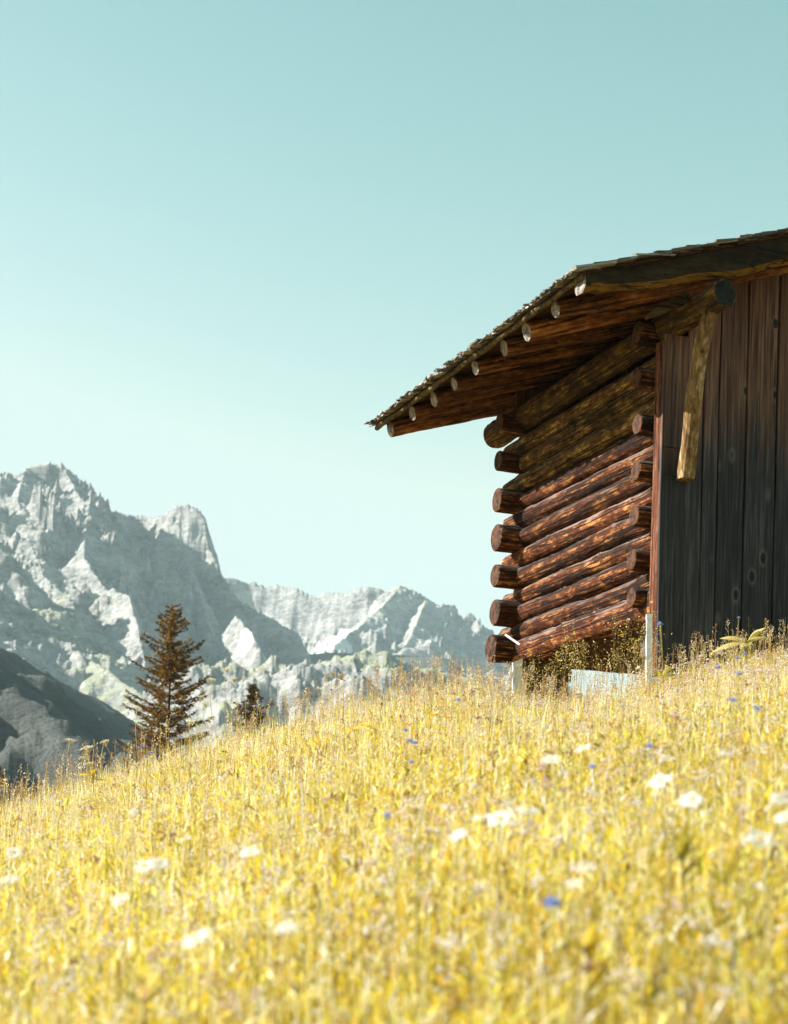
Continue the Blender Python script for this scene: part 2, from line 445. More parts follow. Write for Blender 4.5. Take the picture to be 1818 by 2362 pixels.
        Hn = np.maximum(H, best) + kk * np.exp(-np.abs(H - best) / kk) * .25 * np.clip(bd / 60, 0, 1)
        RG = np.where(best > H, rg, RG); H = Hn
    H = H + (fbm(X / 9, Y / 9, 3, 61) - .5) * (1.5 + 4.5 * RG)
    V = PPY - (-(P * FPX) * _s / _c + H / Y * FPX)   # rough picture row, only used to lay out the snow fields and turf below by place
    # snow fields: compact patches in world space
    snow = np.zeros_like(H)
    def blob(u, v, yy, rx, ry, ang=0):
        r = ray(u, v); cx, cy = r[0] * yy, yy
        dx, dy = X - cx, Y - cy
        ca, sa = math.cos(ang), math.sin(ang)
        e = ((dx * ca + dy * sa) / rx) ** 2 + ((-dx * sa + dy * ca) / ry) ** 2
        return e + (fbm(X / 25, Y / 25, 4, 71) - .5) * 1.1 < 1
    for b in [(735,1455,2250,38,60,0),(760,1440,2330,30,50,-.4),(790,1425,2400,22,50,-.5),(586,1518,1660,16,22,.3),(905,1498,2200,38,26,0),(640,1352,2640,10,12,0),(668,1520,1650,8,14,0)]:
        snow = np.maximum(snow, blob(*b).astype(float))
    turf = np.maximum(.4 * sstep(.57, .68, fbm(X / 170 + 3, Y / 170, 5, 81)), (RG < .4) * (RG > .32) * sstep(.40, .52, fbm(X / 90 + 3, Y / 90, 5, 82)))
    nx, ny = len(us), len(ys)
    i = (np.arange(ny - 1)[:, None] * nx + np.arange(nx - 1)).ravel()
    q = np.stack([i, i + 1, i + 1 + nx, i + nx], 1)
    t = NT('mountain_rock')
    g = t.n('ShaderNodeNewGeometry'); sx = t.n('ShaderNodeSeparateXYZ'); t.set(sx.inputs[0], g.outputs['Normal'])
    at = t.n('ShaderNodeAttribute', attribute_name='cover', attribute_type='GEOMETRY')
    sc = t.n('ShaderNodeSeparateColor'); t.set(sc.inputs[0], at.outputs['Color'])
    n1 = t.noise(t.coord((1, 1, 1.6), rand=False), .02, 8, .65)
    n2 = t.noise(t.coord((1, 1, 2.5), rand=False), .09, 7, .7)
    rock = t.ramp(t.math('ADD', t.math('MULTIPLY', n1, .5), t.math('MULTIPLY', n2, .5)), [(.40, (.19, .195, .20)), (.5, (.39, .395, .395)), (.60, (.60, .595, .58))])
    scree = t.ramp(n2, [(.3, (.38, .38, .375)), (.7, (.52, .52, .505))])
    grass = t.ramp(n2, [(.3, (.38, .40, .27)), (.7, (.52, .54, .38))])
    flat = t.ramp(t.math('ADD', sx.outputs[2], t.math('MULTIPLY', t.math('SUBTRACT', n2, .5), .5)), [(.70, 0.), (.84, 1.)])
    c = t.mix(flat, rock, scree)
    c = t.mix(t.math('MULTIPLY', t.math('MULTIPLY', flat, sc.outputs[1]), .85), c, grass)
    c = t.mix(t.ramp(sc.outputs[2], [(.19, .88), (.24, 0.)]), c, (.085, .10, .095))  # near left hill and base ground: shade put into the colour as darker rock
    c = t.mix(sc.outputs[0], c, (.86, .88, .90))
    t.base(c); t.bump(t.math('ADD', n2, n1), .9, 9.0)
    t.b.inputs['Roughness'].default_value = .95; t.b.inputs['Specular IOR Level'].default_value = .05
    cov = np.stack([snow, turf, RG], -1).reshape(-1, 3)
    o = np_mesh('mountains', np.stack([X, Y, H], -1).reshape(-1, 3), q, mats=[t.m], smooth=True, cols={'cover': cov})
    tag(o, kind='structure')
mountains()

# ------------------------------------------------------------------ the log barn
A = np.array([-.3634, .9316, 0]); B = np.array([.9316, .3634, 0])   # along the side wall, along the front
BO = Vector((2.78, 19.07, 0))
BM = Matrix(((B[0], A[0], 0, BO.x), (B[1], A[1], 0, BO.y), (0, 0, 1, 0), (0, 0, 0, 1)))   # local x = along front (t), y = into depth (s)
WID = 5.6
barn = bpy.data.objects.new('log_barn', None); col.objects.link(barn)
barn.matrix_basis = BM
tag(barn, 'weathered log barn with dark board front and shingle roof on the grassy slope', 'barn')
def roof_z(t): return 6.72 + .326 * (min(t, WID - t) + 1.55)

def log_part(name, p0, p1, r0, r1, mats, seed, n=22, bump=1.0, bend=.0, knots=9, cut=0.0):
    """a round log from p0 to p1 (barn coordinates), its own local x along the log"""
    p0, p1 = Vector(p0), Vector(p1); L = (p1 - p0).length
    rings = max(8, int(L / .045))
    rg = np.random.default_rng(seed)
    x = np.concatenate([[0, .004], np.linspace(.012, L - .012, rings), [L - .004, L]])
    sh = np.concatenate([[.90, .96], np.ones(rings), [.96, .90]])
    th = np.arange(n) / n * 2 * math.pi
    XX, TH = np.meshgrid(x, th, indexing='ij')
    rr = (r0 + (r1 - r0) * XX / L) * sh[:, None]
    cx, cy = np.cos(TH), np.sin(TH)
    d = (vnoise(XX * 3.2, cx * 1.3 + 7, cy * 1.3 + seed * 3.1, seed) - .5) * .16 * bump + (vnoise(XX * 1.1, cx * .5, cy * .5 + seed, seed + 5) - .5) * .22 * bump
    d = d + (vnoise(XX * 14, cx * 5 + 9, cy * 5 + seed, seed + 9) - .5) * .075 * bump
    d = d - np.clip(.5 - np.abs(vnoise(XX * .8, cx * 3 + 3, cy * 3 + seed, seed + 12) - .5) * 14, 0, .5) * .14 * bump
    for k in range(int(knots * L / 2)):
        kx, ka = rg.uniform(.1, L - .1), rg.uniform(0, 6.28)
        da = np.angle(np.exp(1j * (TH - ka)))
        d = d + .17 * bump * rg.uniform(.4, 1) * np.exp(-((XX - kx - .02 * np.sin(TH * 2)) / rg.uniform(.012, .026)) ** 2 - (da / rg.uniform(.25, .7)) ** 2)
    rr = rr * (1 + d)
    bd = bend * np.sin(XX / L * math.pi) * 1.0
    PX = XX + (0 if not cut else -cut * cy * rr * (XX < L * .01))
    V = np.stack([PX, rr * cx + bd, rr * cy + (vnoise(XX * .7, XX * 0, seed=seed + 3) - .5) * .03 * bump], -1).reshape(-1, 3)
    m = MB(); nr = len(x)
    f = [(i * n + k, i * n + (k + 1) % n, (i + 1) * n + (k + 1) % n, (i + 1) * n + k) for i in range(nr - 1) for k in range(n)]
    m.add(V, f, 0, True)
    m.f.append(tuple(reversed(range(n)))); m.f.append(tuple((nr - 1) * n + k for k in range(n))); m.m += [1, 1]; m.sm += [False, False]
    X = (p1 - p0).normalized(); Zr = Vector((0, 0, 1)); Yv = Zr.cross(X).normalized(); Zv = X.cross(Yv)
    M = Matrix(((X.x, Yv.x, Zv.x, p0.x), (X.y, Yv.y, Zv.y, p0.y), (X.z, Yv.z, Zv.z, p0.z), (0, 0, 0, 1)))
    me_o = m.build(name, mats)
    me_o.parent = barn; me_o.matrix_local = M
    # flip if inside out
    me = me_o.data
    return me_o
def part(mb, name, mats):
    o = mb.build(name, mats); o.parent = barn; return o

ZK = [3.84, 4.27, 4.72, 5.18, 5.64, 6.11, 6.56]
SN, SF = .38, 3.75
# side walls
for side, t0 in ((0, 0.0), (1, WID)):
    for k, z in enumerate(ZK[:-1]):
        rr = [.142, .118, .122, .118, .113, .118][k] if side == 0 else .13
        low = k == 0
        log_part('wall_log', (t0, .05, z - .055 * low), (t0, SF + .08, z - .02 * low), rr * (1.3 if low else 1.0), rr * (1.06 if low else .93), [M_gold if k > 4 else M_log, M_logend], 100 + k * 7 + side * 50, bend=random.uniform(-.01, .01))
        zm = (z + ZK[k + 1]) / 2 + random.uniform(-.008, .008)
        rm = [.118, .108, .113, .113, .118, .118][k] if side == 0 else .12
        log_part('wall_log', (t0, .05, zm), (t0, SF + .36 + random.uniform(-.03, .03), zm), rm * 1.02, rm * .92, [M_gold if k > 3 else M_log, M_logend], 200 + k * 7 + side * 50, bend=random.uniform(-.01, .01))
    log_part('plate_log', (t0, -.86, 6.69), (t0, 4.62, 6.66), .140, .165, [M_plate, M_plateend], 300 + side, n=28, bump=.8)
# cross walls, near and far
for k, z in enumerate(ZK):
    z2 = z - .0
    zn = [3.87, 4.26, 4.72, 5.19, 5.67, 6.16, 6.62][k]
    rf = [.165, .165, .14, .165, .14, .12, .13][k]
    log_part('wall_log', (-.27 - random.uniform(0, .03), SN, zn), (WID + .3, SN, zn), [.102, .108, .112, .108, .108, .11, .12][k], .12, [M_log, M_logend], 400 + k, bump=.5)
    log_part('wall_log', (-.33 - .04 * (k == 0) - random.uniform(0, .015), SF, z), (WID + .3, SF, z), rf, .14, [M_log, M_logend], 500 + k, bump=.5)
    if k < 6:
        log_part('wall_log', (-.05, SF, (z + ZK[k + 1]) / 2), (WID, SF, (z + ZK[k + 1]) / 2), .12, .12, [M_log, M_logend], 600 + k, bump=.5)

# rafters
RS = [.05, .72, 1.36, 2.03, 2.72, 3.32, 3.95, 4.66]
for k, s in enumerate(RS):
    for side in (0, 1):
        def P(t):
            return ((t if side == 0 else WID - t), s, roof_z(t) - .075 - .105)
        log_part('rafter', P(-1.39 - random.uniform(-.025, .03)), P(WID / 2), .092 + random.uniform(-.012, .012), .115, [M_raft, M_raftend], 700 + k * 3 + side, n=16, bump=.7, knots=2)
# hewn rake beams at the front edge of the roof
def rake(side):
    m = MB(); N = 60; rows = []
    for i in range(N + 1):
        t = -1.47 + (WID / 2 + 1.47) * i / N
        zt = roof_z(t) - .06
        dep = .25 + .03 * math.sin(t * 2.1 + .6) + .012 * math.sin(t * 7) + .05 * sstep(-1.5, -.9, t) - .03
        if t < -1.3: dep *= .82
        w = .11
        prof = [(-.62 - w, zt), (-.62 - w - .012, zt - dep * .45), (-.62 - w, zt - dep + .055), (-.62 - w + .05, zt - dep), (-.62 + w * .6, zt - dep + .01), (-.62 + w, zt - dep * .6), (-.62 + w, zt)]
        tt = t if side == 0 else WID - t
        rows.append([(tt, y + .006 * math.sin(t * 11 + j), z) for j, (y, z) in enumerate(prof)])
    n = 7
    V = [p for r in rows for p in r]
    for i in range(N):
        for k in range(n):
            a, b2 = i * n + k, i * n + (k + 1) % n
            m.f.append((a, b2, b2 + n, a + n)); m.m.append(1 if k in (2,) else (0 if k < 2 or k == 6 else 2)); m.sm.append(False)
    m.v = V; m.n = len(V)
    m.f += [tuple(reversed(range(n))), tuple(N * n + k for k in range(n))]; m.m += [3, 3]; m.sm += [False, False]
    part(m, 'rake_beam', [M_rake, M_rakegold, M_raft, M_raftend])
rake(0); rake(1)

# roof: boards under, then split shingles in courses
RS0, RS1 = -.80, 4.92
def roof(side):
    sl = math.atan(.326)
    deck = MB(); t = -1.50
    while t < WID / 2:
        w = random.uniform(.14, .20); tc = t + w / 2
        m = Matrix.Rotation(-sl if side == 0 else sl, 4, 'Y')
        tt = tc if side == 0 else WID - tc
        deck.box((tt, (RS0 + RS1) / 2 + random.uniform(-.015, .015), roof_z(tc) - .062), (w / 2 / math.cos(sl) - .004, (RS1 - RS0) / 2 - .03, .011), m)
        t += w
    part(deck, 'roof_deck', M_deck)
    sh = MB(); nC = 30; pitch = (WID / 2 + 1.56) / nC
    for c in range(nC + 3):
        extra = c < 3
        t0 = -1.57 + (0 if extra else (c - 3) * pitch) + (.012 * c if extra else 0)
        s = RS0 - random.uniform(0, .03)
        while s < RS1:
            w = random.uniform(.035, .12)
            L = random.uniform(.30, .46) if not extra else random.uniform(.16, .30)
            j = random.uniform(-.05, .03)
            tb = t0 + j; th_ = random.uniform(.006, .013)
            lift = .030 if not extra else .012 + .012 * c
            rot = Matrix.Rotation((-sl if side == 0 else sl), 4, 'Y') @ Matrix.Rotation(random.uniform(-.05, .05), 4, 'Z') @ Matrix.Rotation((-1 if side else 1) * (.06 + random.uniform(-.06, .11)), 4, 'Y') @ Matrix.Rotation(random.uniform(-.06, .06), 4, 'X')
            tc = tb + L / 2 * math.cos(sl)
            if tc > WID / 2 + .12: break
            tt = tc if side == 0 else WID - tc
            sh.box((tt, s + w / 2, 6.72 + .326 * (tc + 1.55) - .048 + lift), (L / 2, w / 2 - .002, th_ / 2 * 1.4), rot, jit=.010)
            s += w + random.uniform(0, .006)
    part(sh, 'shingle_roof', M_shake)
roof(0); roof(1)
for side in (0, 1):   # thin pole under the shingles along the eave
    t = -1.40 if side == 0 else WID + 1.40
    m = MB(); pts = [(t + random.uniform(-.012, .012), s, roof_z(-1.40) - .085 + random.uniform(-.006, .006)) for s in np.linspace(-.72, 4.9, 26)]
    m.tube(pts, [.030 - .006 * math.sin(i) for i in range(26)], 8); 
    # it lies just outside the rafter ends
    for q in range(len(m.v)):
        x, y, z = m.v[q]; m.v[q] = (x + (-.085 if side == 0 else .085), y, z - .032)
    part(m, 'eave_pole', M_brace)

# front boards
def vboard(x0, x1, z0, z1, yf=0.0, th=.028, name='front_board', mats=None, top_slope=False):
    m = MB(); N = 14; rows = []
    sd = random.random() * 100
    for i in range(N + 1):
        z = z0 + (z1 - z0) * i / N
        a = .004 * math.sin(z * 2.3 + sd); b = .004 * math.sin(z * 1.9 + sd * 2)
        yy = yf + .004 * math.sin(z * 1.2 + sd)
        zz0 = z; zz1 = z
        if top_slope and i == N: zz0, zz1 = z1, z1 + .326 * (x1 - x0)
        rows += [(x0 + a, yy + .002, zz0), (x0 + a + .005, yy - .003, zz0), (x1 + b - .005, yy - .003, zz1), (x1 + b, yy + .002, zz1), (x1 + b, yy + th, zz1), (x0 + a, yy + th, zz0)]
    f = [(i * 6 + k, i * 6 + (k + 1) % 6, i * 6 + 6 + (k + 1) % 6, i * 6 + 6 + k) for i in range(N) for k in range(6)]
    m.add(rows, f)
    m.f += [(5, 4, 3, 2, 1, 0), tuple(N * 6 + k for k in range(6))]; m.m += [0, 0]; m.sm += [False, False]
    return part(m, name, mats or M_board)
ZB = 3.05
def ztop(x): return roof_z(x) - .16
vboard(-.165, .10, ZB, 5.075, .0)
vboard(-.165, .10, 5.083, 5.36, .002)
vboard(-.165, .105, 5.367, 6.52, .0)
vboard(.108, .296, ZB, ztop(.1), .006)
vboard(.306, .474, ZB, ztop(.3), .0)
vboard(.490, .800, ZB, ztop(.49), .005)
vboard(.818, 1.168, ZB, ztop(.82), .0)
xx = 1.190
while xx < WID + .1:
    w = random.uniform(.24, .36)
    vboard(xx, min(xx + w, WID + .15), ZB, ztop(min(xx, WID - xx - w)), random.choice((0, .004)))
    xx += w + random.uniform(.010, .02)
# backing planks closing the slits, set behind the boards
m = MB(); m.box((WID / 2, .18, 5.0), (WID / 2 - .1, .01, 1.4)); part(m, 'inner_lining', M_deck)
# trim on the side edge of the front
vboard(-.196, -.168, ZB, 6.45, .004, .15, 'corner_trim', M_trim)
vboard(-.198, -.166, ZB, 6.40, -.026, .027, 'corner_board')
# gable boards at the back
x = -.1
while x < WID:
    w = .3; vboard(x, x + w - .01, 6.5, max(6.55, ztop(min(x, WID - x - w))), SF + .02, name='gable_board'); x += w
# brace: a split round pole leaning from the plate log down to the boards
def brace():
    p1, p0 = Vector((-.02, -.62, 6.62)), Vector((.035, -.115, 5.02))
    N = 26; m = MB(); rows = []; n = 10
    d = (p1 - p0); L = d.length
    for i in range(N + 1):
        f = i / N; c = p0 + d * f + Vector((.010 * math.sin(f * 7), .0, 0)) + Vector((-.034 * math.sin(f * 3.1), 0, 0))
        wd = .086 - .018 * f + .005 * math.sin(f * 17); dp = .085 - .01 * f
        for k in range(n):
            a = 2 * math.pi * k / n + .3
            sx, sy = math.cos(a), math.sin(a)
            sx = math.copysign(abs(sx) ** .62, sx); sy = math.copysign(abs(sy) ** .7, sy)
            q = 1 + .05 * math.sin(k * 2.2 + i * .6)
            rows.append((c.x + sx * wd * q, c.y + sy * dp, c.z))
    m.add(rows, [(i * n + k, i * n + (k + 1) % n, (i + 1) * n + (k + 1) % n, (i + 1) * n + k) for i in range(N) for k in range(n)], 0, False)
    m.f += [tuple(reversed(range(n))), tuple(N * n + k for k in range(n))]; m.m += [0, 0]; m.sm += [False, False]
    # bring to a local frame with z along it so the grain follows
    M = wood_mat('brace_pole_wood', (.05, .024, .012), (.30, .18, .075), (.80, .66, .46), grey_amt=0, along='Z', mott=.8, crack=0)
    part(m, 'brace', M)
brace()
# curved bracket board under the eave by the corner
m = MB()
pts = [(-.57, 6.545), (-.46, 6.645), (-.30, 6.755), (-.13, 6.865), (-.12, 6.72), (-.24, 6.67), (-.36, 6.60), (-.56, 6.515)]
n = len(pts)
m.add([(x, -.33, z) for x, z in pts] + [(x, -.27, z) for x, z in pts], [tuple(range(n)), tuple(reversed(range(n, 2 * n)))] + [((k + 1) % n, k, k + n, (k + 1) % n + n) for k in range(n)])
part(m, 'bracket_board', M_brk)
log_part('bracket_log', (-.16, -.20, 6.56), (-.02, -.5, 6.60), .07, .085, [M_plate, M_logend], 910, bump=1.4)
# floor and foundation
m = MB(); m.box((WID / 2, (SN + SF) / 2, 3.72), (WID / 2 - .05, (SF - SN) / 2, .04)); part(m, 'floor', M_deck)
def pier(x, y, hx, hy, z0, z1):
    m = MB(); z = z0
    while z < z1 - .01:
        h = min(random.uniform(.09, .14), z1 - z)
        m.box((x + random.uniform(-.02, .02), y + random.uniform(-.02, .02), z + h / 2), (hx + random.uniform(-.02, .02), hy + random.uniform(-.02, .02), h / 2 - .003), Matrix.Rotation(random.uniform(-.12, .12), 4, 'Z'), jit=.012)
        z += h
    part(m, 'foundation_pier', M_stone)
pier(.30, SF - .02, .29, .2, 2.6, 3.70); pier(.45, SN + .3, .3, .25, 2.5, 3.72); pier(WID - .2, SF, .3, .2, 2.6, 3.7); pier(WID - .2, SN + .2, .3, .25, 2.6, 3.7)

# ------------------------------------------------------------------ posts and the slat beside the barn
def post(name, label, u, vt, vb, Y, w, d, slant, lean):
    rt, rb = ray(u, vt) * Y, ray(u, vb) * Y
    zg = float(ground(rb[0], Y)) - .1
    o = empty(name, (rb[0], Y, zg))
    m = MB(); N = 12; rows = []; H = rt[2] - zg
    for i in range(N + 1):
        z = H * i / N; f = i / N
        for (sx, sy) in ((-1, -1), (1, -1), (1, 1), (-1, 1)):
            j = .05 * w * math.sin(i * 2.1 + sx * 2 + sy)
            rows.append((lean * f * H + sx * w / 2 * (1.12 - .15 * f) + j, sy * d / 2, z + (slant * sx * w if i == N else 0)))
    m.add(rows, [(i * 4 + k, i * 4 + (k + 1) % 4, i * 4 + 4 + (k + 1) % 4, i * 4 + 4 + k) for i in range(N) for k in range(4)])
    m.f += [(3, 2, 1, 0), tuple(N * 4 + k for k in range(4))]; m.m += [0, 0]; m.sm += [0, 0]
    b = m.build(name, M_white); b.matrix_world = Matrix.Translation((rb[0], Y, zg))
    bpy.data.objects.remove(o)
    return tag(b, label, 'post')
post('wooden_post', 'broad whitewashed post with slanted top under the far corner log ends', 1198, 1524, 1620, 21.3, .115, .06, .22, -.03)
post('garden_stake', 'thin white stake standing in grass against the front corner of the barn', 1499, 1417, 1560, 18.6, .058, .05, .05, -.02)
m = MB(); p0, p1 = ray(1166, 1464) * 21.6, ray(1199, 1487) * 21.5
m.tube([p0, p1], .018, 4, smooth=False)
tag(m.build('white_stick', M_white), 'short flat white stick leaning on the lowest log end', 'stick')

# ------------------------------------------------------------------ spruces
def spruce(x, y, ztip, height, wid, seed, label, n_br=120, thick=1.0, xo=0, lean=0):
    rg = random.Random(seed)
    zb = ztip - height
    root = empty('spruce_tree', (x, y, zb)); tag(root, label, 'tree', 'spruces beyond the meadow crest')
    m = MB(); m.tube([(lean * (h / height) ** 1.0 * 0 + .02 * math.sin(h), 0, h) for h in np.linspace(0, height * .97, 14)], [max(.012, .11 * (1 - h / height) * thick) for h in np.linspace(0, height * .97, 14)], 8)
    tr = m.build('trunk', M_bark); tr.parent = root
    V = []; Q = []; C = []
    def quad(a, b, w, c):
        d = (b - a); s = d.cross(Vector((rg.uniform(-1, 1), rg.uniform(-1, 1), rg.uniform(-1, 1)))).normalized() * w
        i = len(V); V.extend([a - s, a + s, b + s * .25, b - s * .25]); Q.append((i, i + 1, i + 2, i + 3)); C.extend([c] * 4)
    def sprig(p, d, L, dens=9):
        base = rg.random(); warm = rg.random()
        cc = (.075 + .34 * base * base, .045 + .18 * base * base, .008 + .012 * base)
        if warm > .93: cc = (.20, .06, .03)
        quad(p, p + d * L, .006, (.07, .035, .02))
        for k in range(dens):
            f = rg.random(); q = p + d * L * f
            nd = (d * .7 + Vector((rg.gauss(0, 1), rg.gauss(0, 1), rg.gauss(0, .8))) * .75).normalized()
            quad(q, q + nd * rg.uniform(.05, .09), .013, tuple(v * rg.uniform(.7, 1.4) for v in cc))
    for b in range(n_br):
        f = (b + rg.random()) / n_br; f = f ** .85
        h = height * (1 - .975 * f) ; 
        if h < .15 or (math.sin(h * 4.1 + (1.4 if b % 2 else 3.9)) > .72 and rg.random() < .7): continue
        Lb = wid * (.10 + .90 * (1 - math.exp(-(height - h) / 1.7))) * (rg.uniform(.7, 1.05) if b % 5 < 2 else rg.uniform(.3, .75))
        a = b * 2.39996 + rg.uniform(-.4, .4)
        side = math.cos(a)
        if side > .2 and rg.random() < .25: continue
        n = max(4, int(Lb / .055)); up = .15 - .50 * f
        p = Vector((0, 0, h)); d = Vector((math.cos(a), math.sin(a), up)).normalized()
        for k in range(n):
            g = k / n
            d = (d + Vector((0, 0, (.45 + .35 * f) / n)) + Vector((rg.gauss(0, .05), rg.gauss(0, .05), 0))).normalized()
            q = p + d * (Lb / n)
            quad(p, q, .012 * (1 - g) + .005, (.05, .03, .02))
            if (g > .12 or f < .3) and k % 2 == 0:
                for sgn in (-1, 1):
                    sd = (Vector((0, 0, 1)).cross(d) * sgn * rg.uniform(.5, 1.1) + d * rg.uniform(.4, 1) + Vector((0, 0, rg.uniform(-.8, .45)))).normalized()
                    sprig(q, sd, rg.uniform(.12, .27) * (1.3 - .8 * g) * (.45 + .8 * min(1, f * 2)), 13)
                sprig(q, d, .12, 8)
            p = q
    for k in range(26):   # leader shoot and cones at the top
        h = height * (1 - .09 * rg.random()); sprig(Vector((0, 0, h - .1)), Vector((rg.gauss(0, .35), rg.gauss(0, .35), 1)).normalized(), .16, 8)
    cr = np_mesh('crown', [tuple(v) for v in V], Q, mats=[M_needle], cols={'tint': np.array(C)})
    cr.parent = root
    return root
YT = 60.0
r = ray(397, 1398) * YT
spruce(r[0], YT, r[2], r[2] - float(ground(r[0], YT)), 1.75, 5, 'tall dark orange-brown spruce standing alone behind the meadow crest', 420)
r = ray(586, 1578) * YT
spruce(r[0], YT, r[2], r[2] - float(ground(r[0], YT)), 1.5, 9, 'small spruce tip showing above the grass right of the tall one', 230)
r = ray(-6, 1770) * 40
spruce(r[0], 40, r[2], max(1.0, r[2] - float(ground(r[0], 40))), .5, 12, 'dark spruce sapling cut off by the left edge of the photo', 60)

# ------------------------------------------------------------------ meadow grass (uncountable)
def barn_mask(x, y, m=0.1):
    dx, dy = x - BO.x, y - BO.y
    t = dx * B[0] + dy * B[1]; s = dx * A[0] + dy * A[1]
    return (t > -m) & (t < WID + m) & (s > -m * .3) & (s < SF + m)
def scatter(n, y0, y1, wide=1.14, pad=.5, power=1.0):
    out = []
    y = rng.uniform(y0, y1, n * 2); w = .2124 * wide * y + pad
    keep = rng.uniform(0, 1, n * 2) < w / w.max(); y, w = y[keep][:n], w[keep][:n]
    x = rng.uniform(-1, 1, len(y)) * w + .0
    # shift for the tilt of the picture: more is seen to the left of the axis high up
    k = ~barn_mask(x, y)
    return x[k], y[k]
def blades(x, y, h, w, tint, lean=.40, curve=.6):
    n = len(x); z = ground(x, y) - .02
    ang = rng.uniform(0, 2 * math.pi, n); la = rng.uniform(0, 2 * math.pi, n)
    lm = np.minimum(np.abs(rng.normal(0, lean, n)), 1.8) + .04
    dx, dy = np.cos(la) * lm, np.sin(la) * lm
    sx, sy = np.cos(ang) * w / 2, np.sin(ang) * w / 2
    V = np.zeros((n, 7, 3)); C = np.zeros((n, 7, 3))
    for j, (f, wf) in enumerate(((0, .75), (.38, 1.), (.72, .75))):
        off = f * (1 - curve) + curve * f * f
        cx, cy, cz = x + dx * h * off, y + dy * h * off, z + h * f * (1 - .25 * lm * f)
        V[:, 2 * j] = np.stack([cx - sx * wf, cy - sy * wf, cz], -1); V[:, 2 * j + 1] = np.stack([cx + sx * wf, cy + sy * wf, cz], -1)
    V[:, 6] = np.stack([x + dx * h, y + dy * h, z + h * (1 - .3 * lm)], -1)
    for j in range(7): C[:, j] = tint
    o = np.arange(n)[:, None] * 7
    q = np.concatenate([o + np.array([0, 1, 3, 2]), o + np.array([2, 3, 5, 4])])
    t = o + np.array([4, 5, 6])
    return V.reshape(-1, 3), q, t, C.reshape(-1, 3)
PAL = np.array([(.74, .53, .035), (.86, .65, .06), (.46, .35, .03), (.91, .77, .24), (.22, .19, .035), (.92, .88, .66), (.38, .20, .10), (.78, .48, .07), (.13, .10, .03)])
PW = np.array([.19, .20, .12, .16, .07, .14, .04, .05, .03])
def tints(n, x, y, pw=PW):
    c = PAL[rng.choice(len(PAL), n, p=pw / pw.sum())]
    k = fbm(x * .5 + 30, y * .5, 3, 91)[:, None]
    c = c * rng.uniform(.55, 1.4, (n, 1)) * (.80 + .55 * k)
    return np.clip(c, 0, .92)
def grass():
    parts = []
    for n, y0, y1, hm, wm in ((22000, 1.7, 4.5, .27, .0034), (48000, 4.5, 9.0, .28, .0036), (75000, 9.0, 14.5, .27, .0042), (100000, 14.5, 20.5, .24, .0046), (22000, 20.5, 27, .3, .007), (14000, 27, 62, .3, .014)):
        x, y = scatter(n, y0, y1)
        clump = fbm(x * 1.6, y * 1.6 + 9, 3, 95)
        h = hm * rng.uniform(.45, 1.25, len(x)) * (.55 + .9 * clump)
        h = h * (1 - .35 * np.exp(-((x - 1.7) / .9) ** 2) * (y > 15.5)) * (1 - .3 * ((x < -2.2) & (y > 15)))
        h = h * (1 + .45 * sstep(2.3, 3.0, x) * (y > 15.5))
        parts.append(blades(x, y, h, wm * rng.uniform(.6, 1.5, len(x)), tints(len(x), x, y)))
    # broader leaves low down
    x, y = scatter(26000, 1.7, 20.5)
    parts.append(blades(x, y, rng.uniform(.08, .26, len(x)), rng.uniform(.010, .022, len(x)), tints(len(x), x, y) * np.array([.95, 1.0, .8]), lean=.7))
    # small leaves and dry flecks at every height between the blades
    for n, y0, y1, k in ((45000, 1.7, 5, 1.15), (90000, 5, 12, 1.25), (90000, 12, 20.5, 1.5)):
        x, y = scatter(n, y0, y1); n = len(x)
        z0 = rng.uniform(.03, .30, n) * (1 - .35 * np.exp(-((x - 1.7) / .9) ** 2) * (y > 15.5))
        v, q, t, c = blades(x, y, rng.uniform(.015, .05, n) * k, rng.uniform(.0025, .009, n) * k, tints(n, x, y) * rng.uniform(.7, 1.15, (n, 1)), lean=1.6, curve=.3)
        v = v.reshape(n, 7, 3); v[:, :, 2] += z0[:, None]
        parts.append((v.reshape(-1, 3), q, t, np.clip(c, 0, .92)))
    # tall straw stalks
    x, y = scatter(16000, 2.2, 20.5)
    parts.append(blades(x, y, rng.uniform(.32, .56, len(x)), np.full(len(x), .0024) + y * .00012, np.clip(tints(len(x), x, y, np.array([.1, .1, .05, .3, .05, .3, .05, .05, .01])), 0, .9), lean=.12))
    off = 0; VV, QQ, TT, CC = [], [], [], []
    for v, q, t, c in parts:
        VV.append(v); QQ.append(q + off); TT.append(t + off); CC.append(c); off += len(v)
    o = np_mesh('meadow_grass', np.concatenate(VV), np.concatenate(QQ), np.concatenate(TT), [M_grass], cols={'tint': np.concatenate(CC)})
    tag(o, 'golden yellow meadow grass covering the slope below the barn', 'grass', kind='stuff')
grass()

